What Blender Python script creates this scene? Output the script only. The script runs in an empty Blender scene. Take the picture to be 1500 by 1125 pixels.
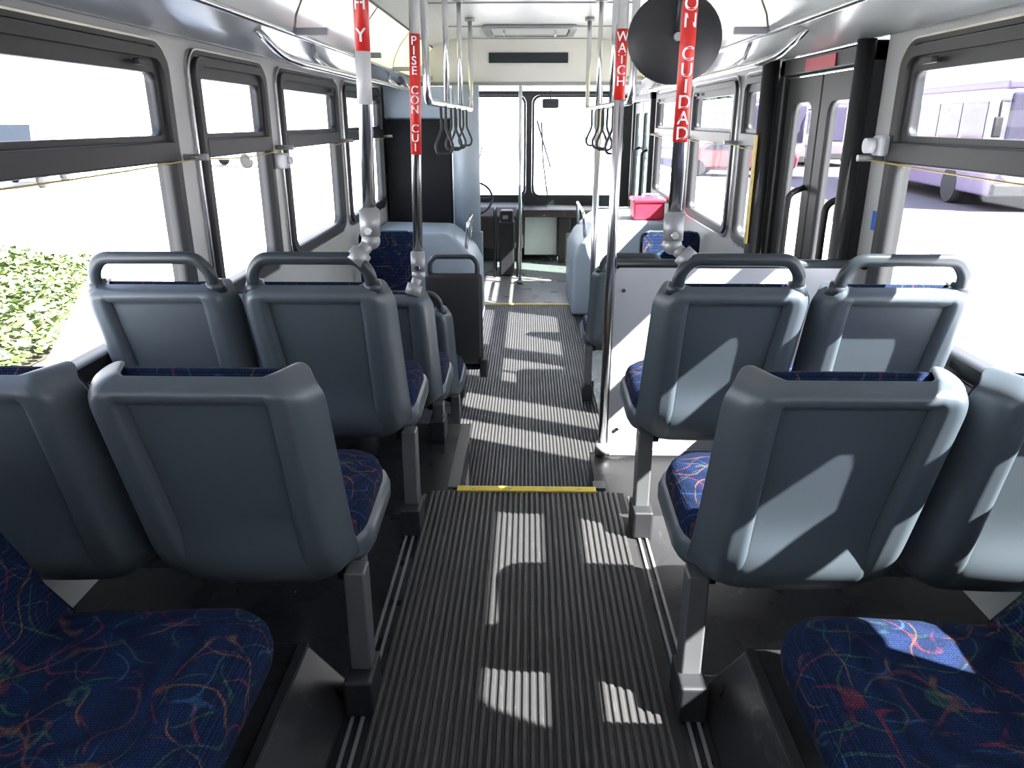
import bpy, bmesh, math, random
from mathutils import Vector, Matrix
random.seed(7)
S=bpy.context.scene
COL=S.collection
# ------------------------------------------------------------------ materials
def newmat(name):
    m=bpy.data.materials.new(name); m.use_nodes=True
    nt=m.node_tree; b=nt.nodes['Principled BSDF']
    return m,nt,b
def pmat(name,col,rough=.5,metal=0,var=.12,scale=8,bump=0,bscale=60,emit=0,coat=0,spec=.5):
    m,nt,b=newmat(name)
    N=nt.nodes;L=nt.links
    tc=N.new('ShaderNodeTexCoord'); no=N.new('ShaderNodeTexNoise'); no.inputs['Scale'].default_value=scale; no.inputs['Detail'].default_value=5
    L.new(tc.outputs['Object'],no.inputs['Vector'])
    mx=N.new('ShaderNodeMix'); mx.data_type='RGBA'
    c1=[max(0,c*(1-var)) for c in col]; c2=[c*(1+var) for c in col]
    mx.inputs[6].default_value=(*c1,1); mx.inputs[7].default_value=(*c2,1)
    L.new(no.outputs['Fac'],mx.inputs[0]); L.new(mx.outputs[2],b.inputs['Base Color'])
    b.inputs['Roughness'].default_value=rough; b.inputs['Metallic'].default_value=metal
    b.inputs['Coat Weight'].default_value=coat; b.inputs['Specular IOR Level'].default_value=spec
    if bump:
        n2=N.new('ShaderNodeTexNoise'); n2.inputs['Scale'].default_value=bscale
        L.new(tc.outputs['Object'],n2.inputs['Vector'])
        bp=N.new('ShaderNodeBump'); bp.inputs['Strength'].default_value=bump; bp.inputs['Distance'].default_value=.01
        L.new(n2.outputs['Fac'],bp.inputs['Height']); L.new(bp.outputs[0],b.inputs['Normal'])
    if emit:
        L.new(mx.outputs[2],b.inputs['Emission Color']); b.inputs['Emission Strength'].default_value=emit
    return m
def scratched(name,col,rough,amt=.35,sc=14,p0=.58,p1=.78,stretch=(1,1,1)):
    m,nt,b=newmat(name); N=nt.nodes;L=nt.links
    tc=N.new('ShaderNodeTexCoord'); mp=N.new('ShaderNodeMapping'); mp.inputs['Scale'].default_value=stretch
    L.new(tc.outputs['Object'],mp.inputs['Vector'])
    n=N.new('ShaderNodeTexNoise'); n.inputs['Scale'].default_value=sc; n.inputs['Detail'].default_value=10; n.inputs['Roughness'].default_value=.75; n.inputs['Distortion'].default_value=1.5
    L.new(mp.outputs[0],n.inputs['Vector'])
    r=N.new('ShaderNodeValToRGB'); r.color_ramp.elements[0].position=p0; r.color_ramp.elements[0].color=(*col,1)
    r.color_ramp.elements[1].position=p1; r.color_ramp.elements[1].color=(*[c+amt*.35 for c in col],1)
    L.new(n.outputs['Fac'],r.inputs[0]); L.new(r.outputs[0],b.inputs['Base Color'])
    n2=N.new('ShaderNodeTexNoise'); n2.inputs['Scale'].default_value=5; L.new(tc.outputs['Object'],n2.inputs['Vector'])
    mr=N.new('ShaderNodeMapRange'); mr.inputs[3].default_value=rough-.1; mr.inputs[4].default_value=rough+.15
    L.new(n2.outputs['Fac'],mr.inputs[0]); L.new(mr.outputs[0],b.inputs['Roughness'])
    return m
M={}
M['shell']=scratched('seat_plastic_bluegray',(.066,.083,.098),.34,.12,7,.60,.85)
M['shell_lt']=pmat('moulded_plastic_lightblue',(.29,.35,.41),.4,var=.06)
M['handle']=pmat('handle_plastic_dark',(.028,.036,.043),.32)
M['black']=pmat('black_plastic',(.012,.013,.015),.55)
M['blackmatte']=pmat('black_matte_panel',(.012,.013,.015),.85,spec=.15)
M['brown']=pmat('dash_brown_black',(.030,.020,.016),.5)
M['blackrub']=pmat('black_rubber_frame',(.012,.013,.014),.45)
M['leg']=pmat('painted_steel_gray',(.12,.125,.13),.35,metal=.3)
M['steel']=pmat('stainless_steel',(.66,.66,.67),.24,metal=1,var=.05)
M['joint']=pmat('cast_joint_gray',(.30,.31,.32),.4,metal=.4)
M['wall']=pmat('wall_panel_offwhite',(.44,.45,.44),.35,var=.05,scale=3)
M['ceil']=pmat('ceiling_panel_white',(.62,.62,.58),.3,var=.03,scale=2)
M['cove']=pmat('cove_panel_gray',(.34,.355,.355),.18,var=.05,scale=2)
M['lens']=pmat('light_lens',(.97,.90,.52),.3,emit=.85,var=.03)
M['yellow']=pmat('yellow_edge',(.75,.58,.06),.5,var=.2,scale=30)
M['cord']=pmat('yellow_cord',(.45,.33,.06),.5)
M['red']=pmat('red_label',(.55,.02,.015),.4)
M['white']=pmat('white_label_paint',(.85,.85,.85),.5,var=.02)
M['redcase']=pmat('red_plastic',(.5,.03,.06),.4)
M['blue']=pmat('blue_sticker',(.02,.12,.5),.4)
M['panel']=pmat('modesty_panel_lightgray',(.53,.54,.56),.45,var=.04)
M['track']=pmat('floor_track_aluminium',(.32,.32,.32),.35,metal=.6)
M['clearlabel']=pmat('frosted_sleeve',(.5,.5,.5),.3)
M['concrete']=pmat('concrete_pavement',(.72,.71,.70),.8,var=.06,scale=.5)
M['asphalt']=pmat('asphalt_flare_purple',(.075,.060,.074),.8,var=.2,scale=2)  # purple cast of tinted glass and flare is put into the asphalt colour
M['purple']=pmat('bus_paint_lilac',(.14,.11,.19),.3)
M['buswhite']=pmat('bus_paint_white',(.36,.34,.40),.3)
M['darkglass']=pmat('dark_glass',(.02,.025,.03),.1)
M['lilacglass']=pmat('bus_windscreen',(.055,.05,.08),.12)
M['tire']=pmat('tire_rubber',(.02,.02,.02),.8)
M['carwhite']=pmat('car_paint_silver',(.5,.5,.52),.3)
M['carred']=pmat('car_paint_red',(.30,.05,.05),.3)
M['bark']=pmat('bark',(.06,.045,.03),.9)
M['leaf']=pmat('leaf_green',(.11,.155,.045),.6,var=.5,scale=6)
M['treeleaf']=pmat('tree_leaf',(.06,.10,.06),.7,var=.5,scale=3)
M['soil']=pmat('soil',(.05,.045,.025),.9)
M['fence']=pmat('fence_metal',(.16,.16,.16),.5)
M['umbrella']=pmat('canopy_pale_teal',(.17,.28,.28),.6)
M['build']=pmat('building_stucco',(.75,.73,.70),.8)
M['rib']=scratched('ribbed_rubber',(.040,.040,.040),.40,.35,26,.57,.80,(1.6,.5,1))
M['groove']=pmat('rubber_groove',(.012,.012,.012),.7)
M['floorblk']=scratched('smooth_black_floor',(.017,.017,.018),.26,.28,16,.60,.80,(1,.35,1))
M['frontfloor']=scratched('front_floor_glare_gray',(.15,.145,.14),.28,.3,9)  # gray lightened to stand in for sun glare on the floor; scuffs on top

def fabric():
    m,nt,b=newmat('seat_fabric_blue_swirl'); N=nt.nodes;L=nt.links
    tc=N.new('ShaderNodeTexCoord')
    v=N.new('ShaderNodeTexVoronoi'); v.inputs['Scale'].default_value=190; v.inputs['Randomness'].default_value=.25; L.new(tc.outputs['Object'],v.inputs['Vector'])
    r=N.new('ShaderNodeValToRGB'); r.color_ramp.elements[0].color=(.009,.026,.090,1); r.color_ramp.elements[1].color=(.003,.008,.028,1)
    r.color_ramp.elements[0].position=.1; r.color_ramp.elements[1].position=.55
    L.new(v.outputs['Distance'],r.inputs[0]); cur=r.outputs[0]
    cols=[(.24,.03,.02),(.28,.14,.03),(.05,.14,.06),(.04,.13,.25),(.20,.05,.05),(.24,.11,.02),(.06,.15,.09)]
    for i,c in enumerate(cols):
        mp=N.new('ShaderNodeMapping'); mp.inputs['Location'].default_value=(i*7.3,i*3.1,i*5.7); L.new(tc.outputs['Object'],mp.inputs['Vector'])
        n=N.new('ShaderNodeTexNoise'); n.inputs['Scale'].default_value=9; n.inputs['Detail'].default_value=.2; L.new(mp.outputs[0],n.inputs['Vector'])
        s=N.new('ShaderNodeMath'); s.operation='SUBTRACT'; s.inputs[1].default_value=.5; L.new(n.outputs['Fac'],s.inputs[0])
        a=N.new('ShaderNodeMath'); a.operation='ABSOLUTE'; L.new(s.outputs[0],a.inputs[0])
        l=N.new('ShaderNodeMapRange'); l.inputs[1].default_value=.006; l.inputs[2].default_value=.015; l.inputs[3].default_value=1; l.inputs[4].default_value=0; L.new(a.outputs[0],l.inputs[0])
        n2=N.new('ShaderNodeTexNoise'); n2.inputs['Scale'].default_value=11; L.new(mp.outputs[0],n2.inputs['Vector'])
        g=N.new('ShaderNodeMapRange'); g.inputs[1].default_value=.46; g.inputs[2].default_value=.56; L.new(n2.outputs['Fac'],g.inputs[0])
        mu=N.new('ShaderNodeMath'); mu.operation='MULTIPLY'; L.new(l.outputs[0],mu.inputs[0]); L.new(g.outputs[0],mu.inputs[1])
        wv=N.new('ShaderNodeMapRange'); wv.inputs[1].default_value=.0; wv.inputs[2].default_value=.6; wv.inputs[3].default_value=.8; wv.inputs[4].default_value=.15; L.new(v.outputs['Distance'],wv.inputs[0])
        m2=N.new('ShaderNodeMath'); m2.operation='MULTIPLY'; L.new(mu.outputs[0],m2.inputs[0]); L.new(wv.outputs[0],m2.inputs[1])
        mx=N.new('ShaderNodeMix'); mx.data_type='RGBA'; L.new(m2.outputs[0],mx.inputs[0]); L.new(cur,mx.inputs[6]); mx.inputs[7].default_value=(*c,1); cur=mx.outputs[2]
    L.new(cur,b.inputs['Base Color']); b.inputs['Roughness'].default_value=.9; b.inputs['Specular IOR Level'].default_value=.15
    bp=N.new('ShaderNodeBump'); bp.inputs['Strength'].default_value=.4; bp.inputs['Distance'].default_value=.003; L.new(v.outputs['Distance'],bp.inputs['Height']); L.new(bp.outputs[0],b.inputs['Normal'])
    return m
M['fabric']=fabric()
def glass(name,tint,refl=.05):
    m=bpy.data.materials.new(name); m.use_nodes=True; nt=m.node_tree; nt.nodes.clear()
    o=nt.nodes.new('ShaderNodeOutputMaterial'); t=nt.nodes.new('ShaderNodeBsdfTransparent'); t.inputs[0].default_value=(*tint,1)
    g=nt.nodes.new('ShaderNodeBsdfGlossy'); g.inputs['Roughness'].default_value=.03
    x=nt.nodes.new('ShaderNodeMixShader'); x.inputs[0].default_value=refl
    nt.links.new(t.outputs[0],x.inputs[1]); nt.links.new(g.outputs[0],x.inputs[2]); nt.links.new(x.outputs[0],o.inputs[0]); return m
M['gl_clear']=glass('window_glass_clear',(.95,.95,.95))
M['gl_tint']=glass('window_glass_tinted',(.70,.71,.73))
M['gl_teal']=glass('door_glass_teal',(.45,.60,.57))

# ------------------------------------------------------------------ helpers
def empty(name,loc=(0,0,0)):
    o=bpy.data.objects.new(name,None); o.location=loc; o.empty_display_size=.1; COL.objects.link(o); return o
def obj(name,me,parent=None,mat=None,smooth=False,loc=None):
    if mat is not None:
        me.materials.clear(); me.materials.append(M[mat] if isinstance(mat,str) else mat)
    if smooth:
        for p in me.polygons:p.use_smooth=True
    o=bpy.data.objects.new(name,me); COL.objects.link(o)
    if parent: o.parent=parent
    if loc: o.location=loc
    return o
def mesh(name,vs,fs):
    me=bpy.data.meshes.new(name); me.from_pydata([tuple(v) for v in vs],[],fs)
    bm=bmesh.new(); bm.from_mesh(me); bmesh.ops.recalc_face_normals(bm,faces=bm.faces); bm.to_mesh(me); bm.free()
    return me
def rbox_me(x0,x1,y0,y1,z0,z1,r=0,seg=3):
    bm=bmesh.new(); bmesh.ops.create_cube(bm,size=1)
    for v in bm.verts:
        v.co=Vector(((x0+x1)/2+v.co.x*(x1-x0),(y0+y1)/2+v.co.y*(y1-y0),(z0+z1)/2+v.co.z*(z1-z0)))
    if r>0: bmesh.ops.bevel(bm,geom=bm.edges[:],offset=r,segments=seg,profile=.5,affect='EDGES')
    me=bpy.data.meshes.new('rb'); bm.to_mesh(me); bm.free(); return me
def box(name,x0,x1,y0,y1,z0,z1,mat,parent=None,r=0,seg=3):
    return obj(name,rbox_me(min(x0,x1),max(x0,x1),min(y0,y1),max(y0,y1),min(z0,z1),max(z0,z1),r,seg),parent,mat,smooth=False)
def fillet(pts,rad,n=5):
    pts=[Vector(p) for p in pts]
    if rad<=0 or len(pts)<3: return pts
    out=[pts[0]]
    for i in range(1,len(pts)-1):
        a,b,c=pts[i-1],pts[i],pts[i+1]
        d1=(a-b); d2=(c-b); r=min(rad,d1.length*.45,d2.length*.45)
        p1=b+d1.normalized()*r; p2=b+d2.normalized()*r
        for k in range(n+1):
            t=k/n; out.append((1-t)**2*p1+2*t*(1-t)*b+t*t*p2)
    out.append(pts[-1]); return out
def tube_me(pts,r,rad=0,n=12,flat=1.0):
    pts=fillet(pts,rad)
    vs=[];fs=[]
    t0=(pts[1]-pts[0]).normalized()
    up=Vector((0,0,1)) if abs(t0.z)<.9 else Vector((0,1,0))
    nrm=(up-t0*up.dot(t0)).normalized()
    for i,p in enumerate(pts):
        if i==0:t=t0
        elif i==len(pts)-1:t=(pts[i]-pts[i-1]).normalized()
        else:t=((pts[i+1]-pts[i]).normalized()+(pts[i]-pts[i-1]).normalized()).normalized()
        nrm=(nrm-t*nrm.dot(t)).normalized(); bi=t.cross(nrm)
        for k in range(n):
            a=2*math.pi*k/n; vs.append(p+nrm*math.cos(a)*r*flat+bi*math.sin(a)*r)
    for i in range(len(pts)-1):
        for k in range(n):
            fs.append((i*n+k,i*n+(k+1)%n,(i+1)*n+(k+1)%n,(i+1)*n+k))
    fs.append(tuple(range(n-1,-1,-1))); fs.append(tuple((len(pts)-1)*n+k for k in range(n)))
    return mesh('tube',vs,fs)
def tube(name,pts,r,mat,parent=None,rad=0,n=12,flat=1.0):
    me=tube_me(pts,r,rad,n,flat); o=obj(name,me,parent,mat)
    for p in me.polygons: p.use_smooth=len(p.vertices)==4
    return o
def rr(x0,x1,y0,y1,r,n=6):
    pts=[]
    for cx,cy,a0 in((x1-r,y1-r,0),(x0+r,y1-r,90),(x0+r,y0+r,180),(x1-r,y0+r,270)):
        for k in range(n+1):
            a=math.radians(a0+90*k/n); pts.append((cx+r*math.cos(a),cy+r*math.sin(a)))
    return pts
def plate_me(loops,t,mapf):
    cu=bpy.data.curves.new('c','CURVE'); cu.dimensions='2D'; cu.fill_mode='BOTH'; cu.extrude=t/2
    for lp in loops:
        s=cu.splines.new('POLY'); s.points.add(len(lp)-1)
        for i,p in enumerate(lp): s.points[i].co=(p[0],p[1],0,1)
        s.use_cyclic_u=True
    o=bpy.data.objects.new('tmp',cu); COL.objects.link(o)
    dg=bpy.context.evaluated_depsgraph_get(); me=bpy.data.meshes.new_from_object(o.evaluated_get(dg))
    bpy.data.objects.remove(o,do_unlink=True)
    for v in me.vertices: v.co=Vector(mapf(v.co.x,v.co.y,v.co.z))
    me.materials.clear(); me.update()
    bm=bmesh.new(); bm.from_mesh(me); bmesh.ops.remove_doubles(bm,verts=bm.verts,dist=1e-5); bmesh.ops.recalc_face_normals(bm,faces=bm.faces); bm.to_mesh(me); bm.free()
    return me
def plate(name,loops,t,mapf,mat,parent=None): return obj(name,plate_me(loops,t,mapf),parent,mat)
def cyl(name,c,r,h,axis,mat,parent=None,n=24,bev=0):
    bm=bmesh.new(); bmesh.ops.create_cone(bm,cap_ends=True,segments=n,radius1=r,radius2=r,depth=h)
    if bev: bmesh.ops.bevel(bm,geom=[e for e in bm.edges if len(e.link_faces)==2 and any(len(f.verts)>4 for f in e.link_faces)],offset=bev,segments=2,affect='EDGES')
    R={'x':Matrix.Rotation(math.pi/2,4,'Y'),'y':Matrix.Rotation(math.pi/2,4,'X'),'z':Matrix()}[axis]
    bm.transform(Matrix.Translation(c)@R); me=bpy.data.meshes.new('cy'); bm.to_mesh(me); bm.free()
    o=obj(name,me,parent,mat)
    for p in me.polygons:p.use_smooth=len(p.vertices)==4
    return o
def text_me(s,size,align='CENTER',vspace=.82):
    cu=bpy.data.curves.new('t','FONT'); cu.body=s; cu.size=size; cu.align_x=align; cu.space_line=vspace; cu.extrude=.0004; cu.offset=.0005
    o=bpy.data.objects.new('tmp',cu); COL.objects.link(o)
    dg=bpy.context.evaluated_depsgraph_get(); me=bpy.data.meshes.new_from_object(o.evaluated_get(dg)); bpy.data.objects.remove(o,do_unlink=True)
    me.materials.clear(); return me
def ss(a,b,x):
    t=min(1,max(0,(x-a)/(b-a))); return t*t*(3-2*t)

# ------------------------------------------------------------------ SEATS
ZB,HT=.325,.545
def hwid(v,W0=.216,W1=.224,rt=.055,rb=.10):
    hw=W0+(W1-W0)*v; t=(1-v)*HT; b=v*HT
    if t<rt: hw-=rt-math.sqrt(max(0,rt*rt-(rt-t)**2))
    if b<rb: hw-=(rb-math.sqrt(max(0,rb*rb-(rb-b)**2)))*.62
    return hw
def ybase(v):
    y=.13*(1-v)
    if v<.3: y+=.06*((.3-v)/.3)**2
    return y
SHEAR=.028
def shell_me():
    us=[-1,-.985,-.95,-.9,-.86,-.82,-.78,-.75,-.725,-.70,-.68,-.66,-.64,-.62,-.60,-.58,-.56,-.53,-.45,-.34,-.22,-.11,0]; us=us+[-u for u in us[-2::-1]]
    vsl=[0,.012,.03,.06,.10,.15,.20,.26,.33,.41,.50,.60,.70,.78,.85,.90,.925,.938,.948,.96,.972,.985,.994,1]
    V=[];F=[]
    for v in vsl:
        hw=hwid(v)
        for u in us:
            a=abs(u)
            lim=.60+.06*ss(0,1,v)
            fl=ss(lim-.04,lim+.015,a)*ss(.02,.10,v)
            s=max(fl,ss(.93,.95,v))
            y=ybase(v)-.026*s
            y+=.075*ss(.78,1.0,a)**1.25
            y+=.040*ss(.965,1,v)
            y-=.040*math.exp(-((v-.14)/.15)**2)*(1-fl)*(1-a*a*.6)
            y+=.055*ss(.07,0,v) if v<.07 else 0
            # centre panel hangs a little lower than the side wings
            z=ZB+HT*v+ (.035*ss(.55,1,a) if v<.3 else 0)*(1-v/.3 if v<.3 else 0)
            V.append((u*hw+SHEAR*(1-v),y,z))
    n=len(us)
    for j in range(len(vsl)-1):
        for i in range(n-1): F.append((j*n+i,j*n+i+1,(j+1)*n+i+1,(j+1)*n+i))
    return mesh('seat_shell',V,F)
def pad_me():
    V=[];F=[]; us=[-1,-.97,-.9,-.75,-.5,-.25,0,.25,.5,.75,.9,.97,1]; vl=[.14,.17,.22,.35,.5,.65,.8,.9,.95,.98,.997]
    for side in (0,1):
        for v in vl:
            hw=hwid(min(v,1))*.935
            for u in us:
                e=max(ss(.85,1,abs(u)),ss(.93,1.0,v),ss(.19,.14,v) if v<.19 else 0)
                y=ybase(v)+.014+(0 if side==0 else .055*(1-.8*e)) +.045*e
                V.append((u*hw+SHEAR*(1-v),y,ZB+HT*v+.004))
    n=len(us);m=len(vl)
    for s in(0,1):
        o=s*n*m
        for j in range(m-1):
            for i in range(n-1): F.append((o+j*n+i,o+j*n+i+1,o+(j+1)*n+i+1,o+(j+1)*n+i))
    o=n*m
    for j in range(m-1):
        F.append((j*n,(j+1)*n,o+(j+1)*n,o+j*n)); F.append((j*n+n-1,(j+1)*n+n-1,o+(j+1)*n+n-1,o+j*n+n-1))
    for i in range(n-1):
        F.append((i,i+1,o+i+1,o+i)); k=(m-1)*n; F.append((k+i,k+i+1,o+k+i+1,o+k+i))
    return mesh('seat_pad',V,F)
def cushion_me(W=.43,y0=.12,y1=.56,z0=.40,z1=.475,rad=.10):
    def outline(ins):
        return rr(-W/2+ins,W/2-ins,y0+ins,y1-ins,max(.01,rad-ins),6)
    prof=[(.012,z0),(0,z0+.02),(0,z1-.035),(.008,z1-.015),(.025,z1-.003),(.06,z1),(.12,z1-.002)]
    V=[];F=[]
    for ins,z in prof:
        for p in outline(ins): V.append((p[0]+SHEAR,p[1],z+ .02*ss(y0,y1,p[1])))
    n=len(outline(0))
    for j in range(len(prof)-1):
        for i in range(n): F.append((j*n+i,j*n+(i+1)%n,(j+1)*n+(i+1)%n,(j+1)*n+i))
    F.append(tuple(range(n))[::-1]); F.append(tuple((len(prof)-1)*n+i for i in range(n)))
    return mesh('cushion',V,F)
SH=shell_me(); PD=pad_me(); CU=cushion_me(.425,.17); TR=cushion_me(.452,.19,.575,.345,.43,.09)
def setm(me,mat,smooth=True):
    me.materials.clear(); me.materials.append(M[mat]); 
    for p in me.polygons:p.use_smooth=smooth
setm(SH,'shell');setm(PD,'fabric');setm(CU,'fabric');setm(TR,'shell')
HAN=tube_me([(-.170,.016,.84),(-.168,-.004,.915),(-.135,-.012,.956),(.135,-.012,.956),(.168,-.004,.915),(.170,.016,.84)],.0185,.055,14,.8); setm(HAN,'handle')
def hanbase():
    bm=bmesh.new()
    for x in(-.170,.170):
        bmesh.ops.create_cone(bm,cap_ends=True,segments=16,radius1=.034,radius2=.021,depth=.035,matrix=Matrix.Translation((x,.016,.872)))
    me=bpy.data.meshes.new('hb'); bm.to_mesh(me); bm.free(); return me
HB=hanbase(); setm(HB,'handle')
def bolt_me():
    bm=bmesh.new()
    for (x,z) in ((-.112,.82),(.118,.82)):
        v=(z-ZB)/HT
        bmesh.ops.create_uvsphere(bm,u_segments=10,v_segments=6,radius=.0055,matrix=Matrix.Translation((x,ybase(v)-.002,z)))
    me=bpy.data.meshes.new('bolts'); bm.to_mesh(me); bm.free(); return me
BO=bolt_me(); setm(BO,'steel')
def seatparts(par,x,handle,k):
    sc=-1 if x>0 else 1   # the lower part leans towards the aisle
    def put(nm,me):
        o=obj('%s_%d'%(nm,k),me,par); o.location=(x,0,0); o.scale=(sc,1,1); return o
    o=put('back_shell',SH)
    m=o.modifiers.new('sol','SOLIDIFY'); m.thickness=.012; m.offset=1
    m=o.modifiers.new('sub','SUBSURF'); m.levels=1; m.render_levels=1
    for nm,me in (('back_pad',PD),('cushion',CU),('cushion_tray',TR),('bolts',BO)): put(nm,me)
    if handle: put('grab_handle',HAN); put('grab_handle_base',HB)
def seat_pair(side,Y,drop,floorz,handle,rot=0,xin=.605,single=False,gap=.455):
    e=empty('bus_seat' if single else 'bus_seat_pair',(0,Y,-drop))
    if rot: e.rotation_euler=(0,0,math.pi)
    sx=-side if rot else side
    if single:
        seatparts(e,sx*xin,handle,1)
        xl=sx*(xin-.15)
    else:
        seatparts(e,sx*xin,handle,1); seatparts(e,sx*(xin+gap),handle,2); xl=sx*.387
    fz=floorz+drop
    box('pedestal_leg',xl-.024,xl+.024,.15,.21,fz+.09,.36,'leg',e,.006)
    box('pedestal_foot',xl-.033,xl+.033,.10,.22,fz+.001,fz+.10,'black',e,.008)
    xo=xl+(.03 if sx*1>0 else -.03)
    box('side_arm',xo-.02,xo+.02,.19,.44,.315,.345,'black',e,.006)
    box('cross_beam',min(xl,sx*1.29),max(xl,sx*1.29),.25,.30,.30,.338,'leg',e,.006)
    box('wall_bracket',sx*1.255,sx*1.292,.20,.40,.20,.34,'leg',e,.004)
    return e
Y1,Y2=1.29,2.10
seat_pair(-1,Y1,0,0,False,xin=.615); seat_pair(1,Y1,0,0,False,xin=.60)
seat_pair(-1,Y2,0,0,True,xin=.615); seat_pair(1,Y2,0,0,True,xin=.592)
seat_pair(-1,2.88,.20,0,False)
seat_pair(-1,3.62,.44,-.38,True)
seat_pair(1,4.40,.38,-.38,True)
seat_pair(-1,5.65,.33,-.38,False,rot=1,single=True,xin=1.04); seat_pair(1,5.75,.34,-.38,False,rot=1,single=True,xin=1.065)

fs_=empty('folding_seat',(0,4.55,0))
me=rbox_me(-.63,-.28,-.03,.03,-.14,.44,.028,4); obj('back_panel',me,fs_,'black',True)
box('cushion_folded',-.62,-.29,.03,.10,-.20,.25,'fabric',fs_,.03)
tube('grab_handle',[(-.60,0,.41),(-.60,0,.50),(-.57,0,.54),(-.34,0,.54),(-.31,0,.50),(-.31,0,.41)],.015,'handle',fs_,.04)
box('hinge',-.30,-.255,-.05,.10,-.22,-.10,'black',fs_,.01)
box('base_post',-.50,-.40,0,.08,-.379,-.15,'black',fs_,.01)

def bench(side):
    e=empty('sideways_bench_seat',(0,0,0))
    for k,(ya,yb) in enumerate(((.72,1.205),(.21,.705))):
        V=[];F=[]
        xs_f,xs_b=.455,.93
        W=yb-ya
        prof=[(.03,.37),(.005,.385),(0,.41),(.003,.435),(.015,.452),(.04,.462),(.09,.466),(.16,.462)]
        def ol(ins):
            return rr(0+ins,(xs_b-xs_f)+.05,-W/2+ins,W/2-ins,max(.02,.11-ins),7)
        n=len(ol(0))
        for ins,z in prof:
            for p in ol(ins): V.append((side*(xs_f+p[0]),(ya+yb)/2+p[1],z-.02*ss(0,.45,p[0])))
        for j in range(len(prof)-1):
            for i in range(n): F.append((j*n+i,j*n+(i+1)%n,(j+1)*n+(i+1)%n,(j+1)*n+i))
        F.append(tuple(range(n))); F.append(tuple((len(prof)-1)*n+i for i in range(n)))
        obj('cushion_%d'%k,mesh('c',V,F),e,'fabric',True)
        V=[];F=[]; path=[(.82,.41),(.875,.48),(.94,.60),(1.0,.72),(1.05,.83)]
        sec=[-1,-.95,-.8,-.4,0,.4,.8,.95,1]
        yc=(ya+yb)/2+(.03 if k==0 else 0)
        for s_ in (0,1):
            for j,(x,z) in enumerate(path):
                e1=ss(.6,1,j/4)
                for u in sec:
                    ed=ss(.75,1,abs(u)); th=.09*(1-max(ed,e1)*.7)
                    xx=x+(.095 if s_==0 else .095-th)
                    V.append((side*xx,yc+u*W/2*.98,z))
        m_=len(sec);q=len(path)
        for s_ in(0,1):
            o=s_*m_*q
            for j in range(q-1):
                for i in range(m_-1):F.append((o+j*m_+i,o+j*m_+i+1,o+(j+1)*m_+i+1,o+(j+1)*m_+i))
        o=m_*q
        for j in range(q-1):
            F.append((j*m_,(j+1)*m_,o+(j+1)*m_,o+j*m_));F.append((j*m_+m_-1,(j+1)*m_+m_-1,o+(j+1)*m_+m_-1,o+j*m_+m_-1))
        for i in range(m_-1):
            F.append((i,i+1,o+i+1,o+i));k2=(q-1)*m_;F.append((k2+i,k2+i+1,o+k2+i+1,o+k2+i))
        obj('backrest_%d'%k,mesh('b',V,F),e,'fabric',True)
    box('frame',side*.50,side*1.0,.23,1.18,.30,.375,'black',e,.01)
    box('post_1',side*.62,side*.68,.3,.36,.001,.30,'leg',e,.005)
    box('post_2',side*.80,side*.86,1.0,1.06,.001,.30,'leg',e,.005)
    box('shell_back',side*1.15,side*1.19,.21,1.22,.34,.84,'shell',e,.02)
    V=[]
    for y in(.1,1.50):
        V+= [(side*.42,y,.002),(side*.80,y,.002),(side*.80,y,.13),(side*.53,y,.13)]
    r=empty('floor_heater_cover',(0,0,0))
    o=obj('cover',mesh('w',V,[(0,1,2,3),(4,5,6,7),(0,1,5,4),(1,2,6,5),(2,3,7,6),(3,0,4,7)]),r,'floorblk')
    bv=o.modifiers.new('b','BEVEL'); bv.width=.012; bv.segments=2
    box('trim_strip',side*.52,side*.545,.12,1.49,.128,.137,'black',r,.003)
bench(-1);bench(1)

# ------------------------------------------------------------------ FLOORS
fl=empty('floor')
WX=1.30
box('rear_deck',-WX,WX,-1.5,2.56,-.05,0,'floorblk',fl)
box('rear_deck_side_left',-WX,-.265,2.56,3.2,-.38,0,'floorblk',fl)
box('rear_deck_side_right',.265,WX,2.56,2.90,-.38,0,'floorblk',fl)
box('riser_upper',-.265,.265,2.54,2.56,-.20,-.05,'floorblk',fl)
box('mid_step',-.265,.265,2.55,2.86,-.38,-.19,'floorblk',fl)
box('low_floor',-WX,WX,2.5,7.2,-.43,-.38,'floorblk',fl)
box('front_floor',-WX,WX,7.2,9.95,-.43,-.38,'frontfloor',fl)
box('mat_base_rear',-.362,.362,-1.4,2.53,.0,.0015,'groove',fl)
box('mat_base_low',-.422,.442,2.87,7.15,-.38,-.3785,'groove',fl)
def ribs(name,x0,x1,y0,y1,z,pitch=.0195,h=.0055):
    V=[];F=[];n=int((x1-x0)/pitch)
    for i in range(n):
        a=x0+i*pitch
        pr=[(a+.0015,z),(a+.0035,z+h*.85),(a+.0055,z+h),(a+.0115,z+h),(a+.0135,z+h*.85),(a+.0155,z)]
        b=len(V)
        for y in (y0,y1):
            for p in pr: V.append((p[0],y,p[1]))
        for k in range(5): F.append((b+k,b+k+1,b+k+7,b+k+6))
        F.append((b,b+1,b+2,b+3,b+4,b+5)); F.append((b+6,b+7,b+8,b+9,b+10,b+11))
    me=mesh(name,V,F); o=obj(name,me,fl,'rib'); return o
ribs('ribbed_mat_rear',-.36,.36,-1.4,2.53,.001)
ribs('ribbed_mat_low',-.42,.44,2.87,7.15,-.379)
for s in(-1,1):
    for x in(.378,.402): box('seat_track_%d'%(x*1000),s*x-.004,s*x+.004,-1,2.50,.001,.006,'track',fl)
    box('step_side_trim',s*.255,s*.30,2.56,2.62 if s>0 else 3.19,.0,.006,'leg',fl)
yl=box('trim_1',-.262,.262,2.525,2.565,0,.010,'yellow',None,.003)
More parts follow.
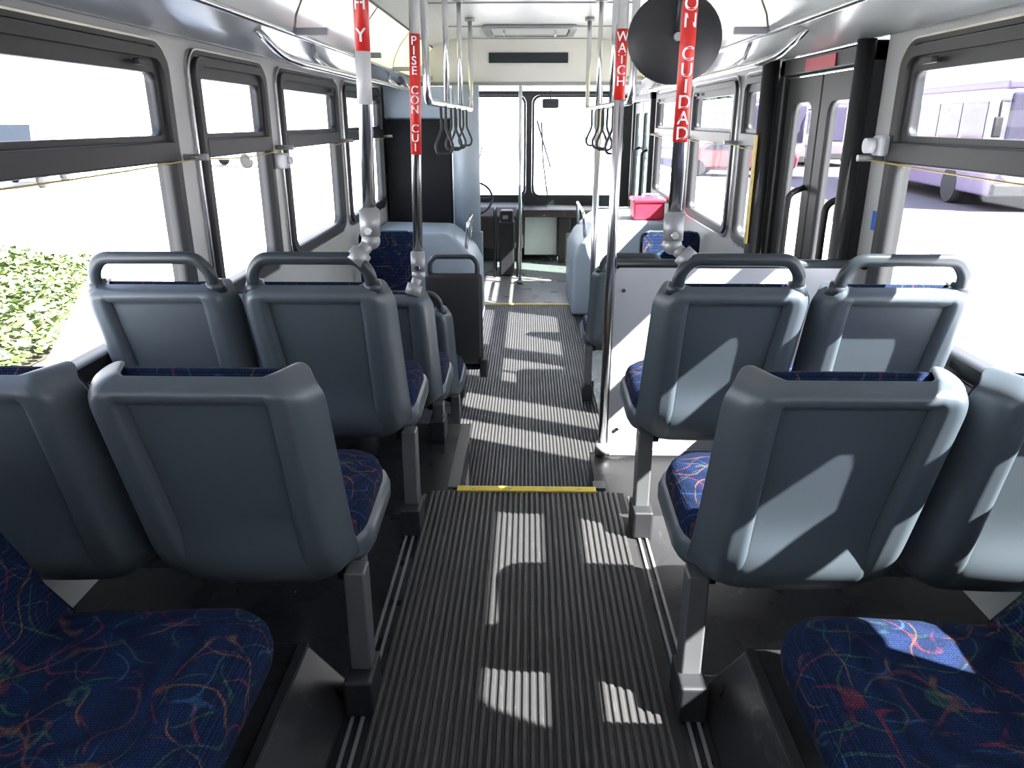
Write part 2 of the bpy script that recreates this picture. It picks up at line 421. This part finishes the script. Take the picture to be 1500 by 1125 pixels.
cyls=[cyl('bolt_%d'%i,(x,2.545,.011),.005,.003,'z','steel',None,10) for i,x in enumerate((-.2,-.06,.08,.2))]
for c in cyls: c.parent=yl
box('trim_2',-.50,.46,7.17,7.22,-.38,-.372,'yellow',None,.002)

# ------------------------------------------------------------------ WALLS + WINDOWS
ZW0,ZW1=.62,1.555
K=1.0156
leftw=[(-1.2,.50),(.72,2.79),(3.01,3.82),(4.03,5.23),(5.42,6.78),(7.05,8.2),(8.4,9.4)]
rightw=[(-1.2,.50),(.72,2.77),(4.12,4.74),(4.90,6.18),(6.36,7.9)]
leftw=[(a*K,b*K) for a,b in leftw]; rightw=[(a*K,b*K) for a,b in rightw]
doors_r=[(3.0,4.08),(8.25,9.7)]
def wall(side,wins,doors):
    mp=lambda x,y,z:(side*(WX+.02)+z,x,y)
    loops=[rr(-1.5,9.95,-.43,1.70,.001,1)]
    for a,b in wins: loops.append(rr(a,b,ZW0,ZW1,.075))
    for a,b in doors: loops.append(rr(a,b,-.378,1.62,.01,2))
    return plate('wall_left' if side<0 else 'wall_right',loops,.04,mp,'wall')
wall(-1,leftw,[]); wall(1,rightw,doors_r)
def rbox_plane(x,y0,y1,z0,z1): return mesh('pl',[(x,y0,z0),(x,y1,z0),(x,y1,z1),(x,y0,z1)],[(0,1,2,3)])
wn=[0]
def window(side,a,b):
    wn[0]+=1; e=empty('window_%d'%wn[0])
    mp=lambda x,y,z:(side*(WX+.005)+z,x,y)
    plate('frame_outer',[rr(a+.001,b-.001,ZW0+.001,ZW1-.001,.072),rr(a+.04,b-.04,ZW0+.035,ZW1-.035,.06)],.075,mp,'blackrub',e)
    plate('trim_ring',[rr(a-.022,b+.022,ZW0-.022,ZW1+.022,.09),rr(a-.006,b+.006,ZW0-.006,ZW1+.006,.078)],.02,lambda x,y,z:(side*(WX-.008)+z,x,y),'blackrub',e)
    plate('trim_bead',[rr(a-.028,b+.028,ZW0-.028,ZW1+.028,.095),rr(a-.021,b+.021,ZW0-.021,ZW1+.021,.089)],.024,lambda x,y,z:(side*(WX-.008)+z,x,y),'steel',e)
    zd=1.215
    box('divider_bar',side*(WX-.035),side*(WX+.035),a+.03,b-.03,zd-.035,zd+.035,'blackrub',e,.006)
    plate('sash',[rr(a+.034,b-.034,zd+.03,ZW1-.034,.05),rr(a+.065,b-.065,zd+.055,ZW1-.08,.035)],.04,mp,'blackrub',e)
    obj('glass_lower',rbox_plane(side*(WX+.012),a+.03,b-.03,ZW0+.03,zd-.03),e,'gl_clear')
    obj('glass_upper',rbox_plane(side*(WX+.012),a+.05,b-.05,zd+.05,ZW1-.05),e,'gl_tint')
    if b-a>1:
        box('latch',side*(WX-.05),side*(WX-.03),b-.25,b-.17,ZW1-.065,ZW1-.045,'black',e,.003)
for a,b in leftw: window(-1,a,b)
for a,b in rightw: window(1,a,b)
for s in(-1,1):
    e=empty('window_pull_cord')
    segs=[(-1,.62),(.66,2.92),(2.92,4.0),(4.0,5.38),(5.38,6.95)] if s<0 else [(-1,.62),(.66,2.90),(4.16,4.90),(4.90,6.34),(6.34,8)]
    for i,(a,b) in enumerate(segs):
        pts=[(s*(WX-.06),a+(b-a)*t/8,1.185-.018*math.sin(math.pi*t/8)) for t in range(9)]
        tube('cord_%d'%i,pts,.0025,'cord',e,n=6)
        if a>0:
            cyl('bracket_%d'%i,(s*(WX-.05),b,1.19),.012,.09,'x','joint',e,12)
e=empty('passenger_bell_button')
box('body',1.235,1.295,2.80,2.88,1.20,1.27,'panel',e,.015); cyl('knob',(1.215,2.84,1.235),.026,.03,'x','panel',e,16)
e=empty('passenger_bell_button'); box('body',-1.295,-1.21,3.88,3.96,1.09,1.165,'panel',e,.015); cyl('knob',(-1.20,3.92,1.13),.020,.015,'x','panel',e,16)
e=empty('wall_sticker'); box('sticker',WX-.004,WX-.001,2.87,2.91,.93,1.0,'blue',e)
box('wall_back',-1.32,1.32,-1.56,-1.5,-.43,2.05,'wall')
mpf=lambda x,y,z:(x,9.98+z,y)
plate('wall_front',[rr(-1.34,1.34,-.43,2.05,.001,1),rr(-1.2,-.035,.38,1.62,.10),rr(.035,1.2,.38,1.62,.10)],.05,mpf,'blackrub')
e=empty('windshield')
for k,(a,b) in enumerate(((-1.198,-.037),(.037,1.198))):
    plate('gasket_%d'%k,[rr(a,b,.382,1.618,.10),rr(a+.03,b-.03,.41,1.59,.08)],.07,mpf,'black',e)
    obj('glass_%d'%k,mesh('g',[(a+.02,9.99,.40),(b-.02,9.99,.40),(b-.02,9.99,1.6),(a+.02,9.99,1.6)],[(0,1,2,3)]),e,'gl_clear')
tube('wiper_arm_1',[(.25,10.05,.36),(.18,10.05,.85),(.16,10.05,1.30)],.010,'black',e); tube('wiper_blade_1',[(.10,10.03,1.32),(.28,10.03,.75)],.010,'black',e)
tube('wiper_arm_2',[(-.75,10.05,.36),(-.60,10.05,1.0)],.008,'black',e)

# ------------------------------------------------------------------ DOORS
def door(idx,a,b,mat):
    e=empty('door_%d'%idx)
    a+=.003;b-=.003
    mid=(a+b)/2
    box('post_rear',WX-.05,WX+.03,a,a+.08,-.377,1.598,'blackrub',e,.01)
    box('post_front',WX-.05,WX+.03,b-.08,b,-.377,1.598,'blackrub',e,.01)
    box('header',WX-.05,WX+.03,a,b,1.52,1.598,'blackrub',e,.01)
    for k,(p,q) in enumerate(((a+.085,mid-.01),(mid+.01,b-.085))):
        plate('leaf_%d'%k,[rr(p,q,-.36,1.51,.01,2),rr(p+.085,q-.085,-.18,1.40,.06)],.04,lambda x,y,z:(WX+z-.005,x,y),'blackrub',e)
        obj('glass_%d'%k,rbox_plane(WX,p+.06,q-.06,-.19,1.41),e,mat)
        tube('push_bar_%d'%k,[(WX-.03,p+.04,.35),(WX-.10,p+.04,.38),(WX-.10,p+.04,1.0),(WX-.03,p+.04,1.03)],.014,'blackrub',e,.04)
    return e
d=door(1,3.0,4.08,'gl_clear')
cyl('spindle_post',(WX-.09,4.10,.62),.042,1.96,'z','blackrub',d,20); cyl('spindle_post_near',(WX-.07,3.02,.62),.034,1.96,'z','blackrub',d,20)
box('yellow_label',WX-.142,WX-.134,4.05,4.09,.70,1.25,'cord',d)
box('red_exit_label',WX-.055,WX-.051,3.35,3.7,1.53,1.58,'redcase',d)
d2=door(2,8.25,9.7,'gl_teal')

# ------------------------------------------------------------------ CEILING
prof=[(-1.33,1.66),(-1.28,1.605),(-1.22,1.60),(-1.12,1.635),(-1.0,1.67)]
prof2=[(-.86,1.93),(-.78,1.965),(-.66,1.995),(-.62,2.0)]
def extr(name,pts,y0,y1,mat,parent,smooth=True):
    V=[];F=[]
    for y in(y0,y1):
        for p in pts: V.append((p[0],y,p[1]))
    n=len(pts)
    for i in range(n-1): F.append((i,i+1,n+i+1,n+i))
    return obj(name,mesh(name,V,F),parent,mat,smooth)
ce=empty('ceiling')
for s in(-1,1):
    extr('lower_cove_%d'%s,[(s*-x,z) for x,z in prof] if s>0 else prof,-1.5,9.95,'cove',ce)
    extr('upper_cove_%d'%s,[(s*-x,z) for x,z in prof2] if s>0 else prof2,-1.5,9.95,'ceil',ce)
    lf=empty('ceiling_light_fixture')
    for k in range(8):
        y0=-1.4+k*1.22; 
        extr('lens_%d'%k,[(s*1.0,1.672),(s*.985,1.74),(s*.94,1.83),(s*.86,1.928)],y0+.015,y0+1.205,'lens' if k>4 else 'cove',lf)
        box('lens_joint_%d'%k,s*.855,s*1.02,y0-.014,y0+.014,1.66,1.69,'joint',lf,.003)
    tube('edge_rail',[(s*1.0,-1.45,1.667),(s*1.0,9.9,1.667)],.012,'steel',lf,n=8)
    tube('shadow_gap',[(s*.858,-1.45,1.928),(s*.858,7.2,1.928)],.007,'black',lf,n=8)
extr('centre_panel',[(-.62,2.0),(.62,2.0)],-1.5,9.95,'ceil',ce,False)
for k in range(7):
    y=.2+k*1.22; box('panel_seam_%d'%k,-.84,.84,y-.006,y+.006,1.992,1.999,'joint',ce)
box('roof_outer',-1.34,1.34,-1.56,10.0,2.04,2.09,'wall',ce)
for s in(-1,1): box('roof_side_%d'%s,s*1.34,s*1.36,-1.56,10,1.64,2.09,'wall',ce)
bh=empty('front_bulkhead')
plate('panel',[rr(-1.0,1.0,1.64,1.995,.02,2)],.06,lambda x,y,z:(x,7.25+z,y),'ceil',bh)
box('vent_slot',-.36,.34,7.205,7.218,1.80,1.885,'darkglass',bh,.004)
box('lower_lip',-1.0,1.0,7.21,7.30,1.615,1.645,'joint',bh,.006)
box('front_ceiling',-1.24,1.24,7.29,9.94,1.66,1.70,'ceil',bh)
e=empty('roof_hatch')
plate('frame',[rr(-.36,.36,6.2,6.85,.05),rr(-.31,.31,6.25,6.8,.04)],.025,lambda x,y,z:(x,y,1.985+z),'joint',e)
plate('lid',[rr(-.30,.30,6.26,6.79,.04)],.012,lambda x,y,z:(x,y,1.988+z),'ceil',e)
tube('handle',[(-.2,6.4,1.985),(-.2,6.4,1.94),(.2,6.4,1.94),(.2,6.4,1.985)],.010,'steel',e,.02)

# ------------------------------------------------------------------ POLES
def label(par,p0,p1,ztop,zbot,r,txt,size,band='red',ztext=None):
    d=Vector(p1)-Vector(p0)
    at=lambda z: Vector(p0)+d*((z-p0[2])/d.z)
    tube('label_band',[at(zbot),at(ztop)],r+.0015,band,par,n=20)
    if txt:
        me=text_me('\n'.join(txt),size); o=obj('label_text',me,par,'white')
        zt=(ztext or ztop)-size*.9
        for v in me.vertices:
            x=v.co.x; z=zt+v.co.y; a=x/(r+.002); c=at(z)
            off=r+.0026+v.co.z
            v.co=Vector((c.x+math.sin(a)*off,c.y-math.cos(a)*off,z))
def pole(p0,p1,r=.0185,joint=True,elbow=None):
    e=empty('grab_pole'); 
    tube('pole',[p0,p1],r,'steel',e,n=20)
    if joint:
        b=Vector(p0)
        cyl('clamp_upper',(b.x,b.y,b.z+.0),.028,.085,'z','joint',e,20,.006)
        cyl('clamp_pin',(b.x,b.y-.0,b.z-.02),.010,.072,'y','steel',e,12)
        bm=bmesh.new(); bmesh.ops.create_uvsphere(bm,u_segments=16,v_segments=10,radius=.027,matrix=Matrix.Translation(b-Vector((0,0,.05)))); me=bpy.data.meshes.new('s'); bm.to_mesh(me); bm.free(); obj('ball_joint',me,e,'joint',True)
        q=Vector(elbow); dd=(q-(b-Vector((0,0,.05))))
        tube('elbow',[b-Vector((0,0,.05)),q],.019,'joint',e)
        tube('clamp_lower',[q-dd*.35,q+dd*.30],.030,'joint',e,n=14)
    cyl('ceiling_flange',(p1[0],p1[1],1.985),.04,.02,'z','joint',e,20)
    return e
A0,A1=(-.445,2.13,1.05),(-.425,2.13,1.985)
e=pole(A0,A1,elbow=(-.48,2.10,.955)); label(e,A0,A1,1.75,1.49,.0185,"WATCH Y",.046,ztext=1.78); label(e,A0,A1,1.49,1.36,.0185,None,.05,'clearlabel')
B0,B1=(-.43,2.92,.80),(-.40,2.92,1.985)
e=pole(B0,B1,elbow=(-.45,2.90,.69)); label(e,B0,B1,1.61,1.20,.0185,"PISE CON CUI",.040)
C0,C1=(.315,2.88,.01),(.325,2.88,1.985)
e=pole(C0,C1,joint=False); cyl('base_flange',(.315,2.88,.03),.032,.05,'z','joint',e,20,.005); label(e,C0,C1,1.62,1.39,.0185,"WATCH",.044)
D0,D1=(.405,2.13,1.04),(.41,2.13,1.985)
e=pole(D0,D1,elbow=(.445,2.11,.955)); label(e,D0,D1,1.74,1.265,.0185,"CON CUIDAD",.0475,ztext=1.665)
e=empty('grab_pole'); tube('pole',[(.42,4.85,-.378),(.42,4.85,1.385)],.0175,'steel',e,n=16); cyl('base_flange',(.42,4.85,-.36),.035,.03,'z','joint',e)

e=empty('convex_mirror'); cx,cy,cz=.44,2.50,1.555
V=[];F=[];n=40
rings=[(.0,-.035),(.04,-.034),(.08,-.028),(.115,-.016),(.135,-.004),(.143,.004),(.143,.012),(.135,.014)]
V.append((cx,cy-.035,cz))
for r,y in rings[1:]:
    for k in range(n):
        a=2*math.pi*k/n; V.append((cx+r*math.cos(a),cy+y,cz+r*math.sin(a)*.92))
for k in range(n): F.append((0,1+k,1+(k+1)%n))
for j in range(len(rings)-2):
    for k in range(n): F.append((1+j*n+k,1+j*n+(k+1)%n,1+(j+1)*n+(k+1)%n,1+(j+1)*n+k))
F.append(tuple(1+(len(rings)-2)*n+k for k in range(n)))
obj('housing',mesh('mir',V,F),e,'black',True)
cyl('mount_bolt',(cx,cy-.042,cz),.012,.02,'y','joint',e,12)
tube('mount_arm',[(cx,cy-.04,cz),(cx,cy-.06,cz+.12),(cx,cy,1.99)],.009,'blackrub',e,.03)

for s in(-1,1):
    e=empty('overhead_grab_rail'); x=s*.42
    tube('rail',[(x*1.0,3.3,1.99),(x,3.3,1.395),(x,5.8,1.395),(x,5.8,1.99)],.016,'steel',e,.07)
    for i,y in enumerate((4.1,4.9)): tube('drop_%d'%i,[(x,y,1.395),(x,y,1.99)],.014,'steel',e)
    for i,y in enumerate((3.3,4.1,4.9,5.8)): cyl('flange_%d'%i,(x,y,1.985),.035,.02,'z','joint',e,16)
    for i,y in enumerate((3.9,4.4,4.7,5.2)):
        tube('hanging_strap_%d'%i,[(x,y,1.41),(x+.012,y,1.39),(x+.010,y,1.28),(x+.045,y,1.20),(x+.035,y,1.165),(x-.035,y,1.165),(x-.045,y,1.20),(x-.010,y,1.28),(x-.012,y,1.39),(x,y,1.41)],.0065,'black',e,.02,8)
    e=empty('side_grab_rail')
    tube('rail',[(s*1.06,3.18,1.655),(s*1.0,3.27,1.57),(s*.95,3.37,1.545),(s*.95,6.4,1.545),(s*1.05,6.55,1.65)],.015,'steel',e,.06)
    for i,y in enumerate((3.9,4.9,5.9)):
        tube('bracket_%d'%i,[(s*.95,y,1.545),(s*1.02,y,1.60),(s*1.04,y,1.66)],.010,'steel',e)

# ------------------------------------------------------------------ modesty panel
e=empty('modesty_panel')
plate('panel',[rr(.335,1.285,.02,.79,.03)],.03,lambda x,y,z:(x,2.885+z,y),'panel',e)
tube('top_rail',[(.34,2.885,.80),(1.29,2.885,.80)],.020,'handle',e)
box('bottom_rail',.34,1.285,2.865,2.90,.0,.03,'joint',e,.004)
for i,x in enumerate((.37,.37,1.2)): cyl('rivet_%d'%i,(x,2.867,(.12,.70,.70)[i]),.008,.006,'y','steel',e,10)
# ------------------------------------------------------------------ wheel housings
def housing(side,y0,y1):
    e=empty('wheel_housing')
    cs=[(1.29,-.379),(.40,-.379),(.41,.14),(.47,.26),(.60,.40),(.68,.45),(1.29,.46)]
    V=[];n=len(cs)
    for y in(y0,y1):
        for x,z in cs: V.append((side*x,y+(.14 if y==y0 else 0)*(ss(-.38,.4,z)),z))
    F=[tuple(range(n)),tuple(range(n,2*n))]+[(i,(i+1)%n,n+(i+1)%n,n+i) for i in range(n)]
    o=obj('cover',mesh('h',V,F),e,'shell_lt')
    b=o.modifiers.new('b','BEVEL'); b.width=.035; b.segments=4
    for p in o.data.polygons:p.use_smooth=True
    tube('grab_bar',[(side*.52,y0+.2,.30),(side*.50,y0+.2,.53),(side*.50,y1-.1,.53),(side*.52,y1-.1,.30)],.014,'steel',e,.05)
housing(-1,6.1,6.88); housing(1,6.75,8.0)
e=empty('driver_partition')
box('black_panel',-1.28,-.69,7.0,7.05,.35,1.33,'blackmatte',e,.015)
box('base_panel',-1.28,-.42,7.0,7.05,-.379,.35,'shell_lt',e,.01)
box('upper_panel',-1.28,-.69,7.0,7.04,1.34,1.60,'shell_lt',e,.01)
cyl('column',(-.56,7.03,.98),.12,1.26,'z','shell_lt',e,28)
box('cabinet',-1.28,-.70,7.06,7.5,-.379,1.6,'shell_lt',e,.02)
e=empty('red_storage_case')
box('body',.96,1.24,7.0,7.3,.463,.63,'redcase',e,.02); box('lid',.95,1.25,6.99,7.31,.61,.65,'redcase',e,.015); tube('handle',[(1.03,7.0,.66),(1.03,7.0,.69),(1.17,7.0,.69),(1.17,7.0,.66)],.008,'white',e,.01)
# ------------------------------------------------------------------ front
e=empty('dashboard')
V=[];cs=[(9.93,-.2),(9.45,-.2),(9.40,.20),(9.55,.30),(9.93,.33)];n=5
for x in(-1.2,-.06):
    for y,z in cs:V.append((x,y,z))
o=obj('dash_body',mesh('d',V,[tuple(range(5)),tuple(range(5,10))]+[(i,(i+1)%5,5+(i+1)%5,5+i) for i in range(5)]),e,'brown'); b=o.modifiers.new('b','BEVEL');b.width=.02;b.segments=3
box('dash_shelf',-.06,.95,9.36,9.93,.20,.29,'brown',e,.01)
box('dash_leg',.38,.52,9.45,9.60,-.379,.21,'brown',e,.01)
box('white_kick_panel',-.05,.36,9.6,9.9,-.3,.20,'ceil',e,.01)
box('front_panel',-1.2,-.08,9.6,9.93,-.379,-.18,'black',e,.01)
e=empty('steering_wheel',(-.66,9.1,.45))
pts=[(.23*math.cos(a),.10*math.sin(a)*1.0,.18*math.sin(a)) for a in [2*math.pi*k/28 for k in range(29)]]
tube('rim',pts,.014,'black',e,n=10); tube('spoke_1',[(-.22,0,0),(.22,0,0)],.012,'black',e); tube('spoke_2',[(0,0,0),(0,-.09,-.17)],.012,'black',e); tube('column',[(0,0,0),(.0,.35,-.30)],.03,'black',e)
e=empty('fare_box')
box('body',-.33,-.16,8.6,8.85,-.375,.24,'black',e,.015); box('head',-.32,-.17,8.62,8.83,.23,.36,'black',e,.02); box('coin_slot',-.29,-.23,8.615,8.625,.27,.31,'joint',e)
tube('guard_rail',[(-.38,8.5,-.37),(-.38,8.5,.38),(-.38,8.9,.38),(-.38,8.9,-.37)],.014,'black',e,.05)
tube('guard_rail_2',[(-.12,8.5,-.37),(-.12,8.5,.38),(-.12,8.9,.38),(-.12,8.9,-.37)],.014,'black',e,.05)
e=empty('grab_pole'); tube('pole',[(-.09,8.2,-.378),(-.09,8.2,1.66)],.0185,'steel',e,n=16); cyl('base_flange',(-.09,8.2,-.36),.035,.03,'z','joint',e)
e=empty('grab_pole'); tube('pole',[(.72,8.1,-.378),(.72,8.1,1.66)],.0185,'steel',e,n=16); tube('side_rail',[(.72,8.1,.45),(1.2,8.1,.45)],.016,'steel',e); cyl('base_flange',(.72,8.1,-.36),.035,.03,'z','joint',e)
e=empty('driver_seat')
me=rbox_me(-.95,-.55,8.05,8.17,.05,.75,.05,4); obj('back',me,e,'black',True)
me=rbox_me(-.97,-.53,8.1,8.6,-.02,.10,.04,4); obj('cushion',me,e,'black',True); cyl('pedestal',(-.75,8.35,-.2),.12,.355,'z','black',e)
e=empty('interior_mirror'); me=rbox_me(.16,.36,9.75,9.79,1.46,1.57,.02,3); obj('glass',me,e,'black',True); tube('arm',[(.26,9.78,1.54),(.26,9.8,1.66)],.008,'black',e)

# ------------------------------------------------------------------ EXTERIOR
GZ=-.75
def quad(name,x0,x1,y0,y1,z,mat,parent=None): return obj(name,mesh(name,[(x0,y0,z),(x1,y0,z),(x1,y1,z),(x0,y1,z)],[(0,1,2,3)]),parent,mat)
quad('ground',-150,150,-60,220,GZ,'concrete'); quad('asphalt_lane',6.6,34,-40,120,GZ+.004,'asphalt')
g=empty('ivy_ground_cover'); V=[];F=[]
for i in range(14000):
    y=random.uniform(4.5,11.5); xr=-4.35-max(0,(y-6.5))*.46; x=xr-random.random()**1.2*8
    h=.10+.22*(.5+.5*math.sin(x*2.1+math.sin(y*1.7)))*min(1,(xr-x)*2+.2)*random.uniform(.5,1)
    s=random.uniform(.035,.07); R=Matrix.Rotation(random.uniform(0,6.28),3,'Z')@Matrix.Rotation(random.uniform(-.8,.8),3,'X')@Matrix.Rotation(random.uniform(-.6,.6),3,'Y')
    b=len(V); c=Vector((x,y,GZ+h))
    for p in((-s*.8,0,0),(0,-s*.9,0),(s*.8,0,0),(0,s*1.1,.01)): V.append(c+R@Vector(p))
    F.append((b,b+1,b+2,b+3))
me=bpy.data.meshes.new('ivy'); me.from_pydata([tuple(v) for v in V],[],F); obj('leaves',me,g,'leaf')
obj('soil_bed',mesh('so',[(-13,4.4,GZ+.02),(-4.4,4.4,GZ+.02),(-4.4,6.5,GZ+.02),(-6.7,11.5,GZ+.02),(-14,11.5,GZ+.02)],[(0,1,2,3,4)]),g,'soil')
def tree(x,y,h,r):
    e=empty('street_tree',(x,y,GZ)); tube('trunk',[(0,0,0),(.1,.05,h*.4),(0,0,h*.7)],.14,'bark',e)
    V=[];F=[]
    for i in range(1800):
        d=Vector((random.gauss(0,1),random.gauss(0,1),random.gauss(0,1))).normalized()*r*random.uniform(.5,1)*(.8+.3*math.sin(i))
        c=Vector((0,0,h*.75))+Vector((d.x,d.y,d.z*.8)); s=.16; R=Matrix.Rotation(random.uniform(0,6),3,'Z')@Matrix.Rotation(random.uniform(-1.5,1.5),3,'X'); b=len(V)
        for p in((-s,0,0),(0,-s,0),(s,0,0),(0,s,0)): V.append(c+R@Vector(p))
        F.append((b,b+1,b+2,b+3))
    me=bpy.data.meshes.new('lv'); me.from_pydata([tuple(v) for v in V],[],F); obj('foliage',me,e,'treeleaf')
tree(-17.5,21.5,4.2,1.7); tree(-31,36,4.5,2.2); tree(14,62,5,2.4)
def car(x,y,rz,mat,h=1.5,name='parked_car'):
    e=empty(name,(x,y,GZ)); e.rotation_euler=(0,0,rz)
    prof=[(-2.2,.35),(-2.25,.75),(-2.1,.95),(-1.55,1.0),(-.95,h),(.75,h),(1.45,1.0),(2.1,.92),(2.25,.7),(2.2,.35)]
    V=[];n=len(prof)
    for s_ in(-.88,.88):
        for a,z in prof: V.append((s_*(1 if z<1.05 else .82),a,z))
    o=obj('body',mesh('b',V,[tuple(range(n)),tuple(range(n,2*n))]+[(i,(i+1)%n,n+(i+1)%n,n+i) for i in range(n)]),e,mat); b=o.modifiers.new('b','BEVEL');b.width=.06;b.segments=3
    for s_ in(-1,1):
        V=[(s_*.885,-1.35,1.02),(s_*.885,1.2,1.02),(s_*.745,.68,h-.08),(s_*.745,-.88,h-.08)]; obj('side_window_%d'%s_,mesh('w',[Vector(v)+Vector((s_*.012,0,0)) for v in V],[(0,1,2,3)]),e,'darkglass')
        for k,a in enumerate((-1.4,1.4)): cyl('wheel_%d_%d'%(s_,k),(s_*.80,a,.33),.33,.2,'x','tire',e,20,.03)
    for k,(ya,yb) in enumerate(((1.42,.80),(-1.52,-1.0))):
        obj('windshield_%d'%k,mesh('w',[(-.72,ya+.02*(1 if ya>0 else -1),1.05),(.72,ya+.02*(1 if ya>0 else -1),1.05),(.66,yb+.02*(1 if ya>0 else -1),h-.05),(-.66,yb+.02*(1 if ya>0 else -1),h-.05)],[(0,1,2,3)]),e,'darkglass')
    return e
car(-17,26,.3,'carwhite',2.0,'parked_van'); car(-14,37,1.2,'carwhite'); car(8.2,31,1.2,'carred')
e=empty('market_umbrella',(1.7,24,GZ)); tube('mast',[(0,0,0),(0,0,2.3)],.03,'fence',e)
V=[(0,0,2.5)]+[(1.3*math.cos(k*math.pi/4),1.3*math.sin(k*math.pi/4),1.7) for k in range(8)]
obj('canopy',mesh('um',V,[(0,1+k,1+(k+1)%8) for k in range(8)]),e,'umbrella')
def ebus(x,y,rz=0):
    e=empty('parked_city_bus',(x,y,GZ)); e.rotation_euler=(0,0,rz)
    me=rbox_me(-1.27,1.27,0,11,.35,3.05,.18,4); obj('body',me,e,'buswhite',False)
    box('lower_skirt',-1.285,1.285,-.02,11,.35,1.0,'purple',e,.05)
    box('roof_band',-1.285,1.285,-.015,11,2.75,2.95,'purple',e,.05)
    box('windscreen',-1.15,1.15,-.04,.05,1.15,2.68,'lilacglass',e,.06)
    box('windscreen_divider',-.03,.03,-.05,.0,1.15,2.68,'buswhite',e)
    box('bumper',-1.25,1.25,-.15,.1,.35,.65,'tire',e,.05)
    for s_ in(-1,1):
        cyl('headlamp_%d'%s_,(s_*.95,-.04,.88),.12,.06,'y','white',e,16)
        for k in range(7): box('side_window_%d_%d'%(s_,k),s_*1.26,s_*1.29,.8+k*1.4,2.0+k*1.4,1.4,2.5,'lilacglass',e,.01)
        for k,a in enumerate((2.2,8.2)): cyl('wheel_%d_%d'%(s_,k),(s_*1.15,a,.48),.48,.3,'x','tire',e,24,.03)
        tube('mirror_arm_%d'%s_,[(s_*1.2,0,2.5),(s_*1.5,-.3,2.5),(s_*1.5,-.3,2.1)],.03,'tire',e,.1); box('mirror_%d'%s_,s_*1.4,s_*1.6,-.35,-.28,1.7,2.15,'tire',e,.03)
ebus(12.2,18.5,-.10); ebus(15.9,18.6,-.10); ebus(19.6,18.8,-.10); ebus(10.6,34,.05); ebus(14.6,37,.0)
e=empty('chainlink_fence')
for k in range(22):
    x=-32+k*1.0; tube('post_%d'%k,[(x,29.5,GZ),(x,29.5,GZ+1.7)],.03,'fence',e,n=6)
for z in(.2,.9,1.7): tube('wire_%d'%(z*10),[(-32,29.5,GZ+z),(-11,29.5,GZ+z)],.02,'fence',e,n=6)
e=empty('distant_building'); box('block',-60,10,105,115,GZ,4.0,'build',e)
box('parapet',-60.2,10.2,104.8,115.2,4.0,4.3,'build',e)
for k in range(8): box('window_panel_%d'%k,-56+k*8,-52+k*8,104.9,105.1,.6,2.4,'carwhite',e)

# ------------------------------------------------------------------ LIGHT
w=bpy.data.worlds.new('World'); S.world=w; w.use_nodes=True
nt=w.node_tree; bg=nt.nodes['Background']
tc=nt.nodes.new('ShaderNodeTexCoord'); sp=nt.nodes.new('ShaderNodeSeparateXYZ'); ra=nt.nodes.new('ShaderNodeValToRGB')
nt.links.new(tc.outputs['Generated'],sp.inputs[0]); nt.links.new(sp.outputs['Z'],ra.inputs[0])
ra.color_ramp.elements[0].color=(.97,.98,1,1); ra.color_ramp.elements[1].color=(.55,.68,1,1); ra.color_ramp.elements[1].position=.8
nt.links.new(ra.outputs[0],bg.inputs[0]); bg.inputs[1].default_value=5.2
sl=bpy.data.lights.new('sun','SUN'); sl.energy=60; sl.angle=.009; sl.color=(1,.98,.95)
so=bpy.data.objects.new('sun',sl); COL.objects.link(so); so.location=(10,-5,12)
so.rotation_euler=Vector((-1,.45,-1.03)).to_track_quat('-Z','Y').to_euler()

# ------------------------------------------------------------------ CAMERA
cd=bpy.data.cameras.new('camera'); co=bpy.data.objects.new('camera',cd); COL.objects.link(co)
cd.sensor_width=36; cd.lens=1100/1500*36; cd.clip_start=.02; cd.clip_end=500
pitch=math.atan(386/1100); yaw=math.atan(25/1165)
co.location=(0,0,1.32); co.rotation_euler=(math.pi/2-pitch,0,yaw)
S.camera=co
S.view_settings.view_transform='Standard'; S.view_settings.look='None'; S.view_settings.exposure=0
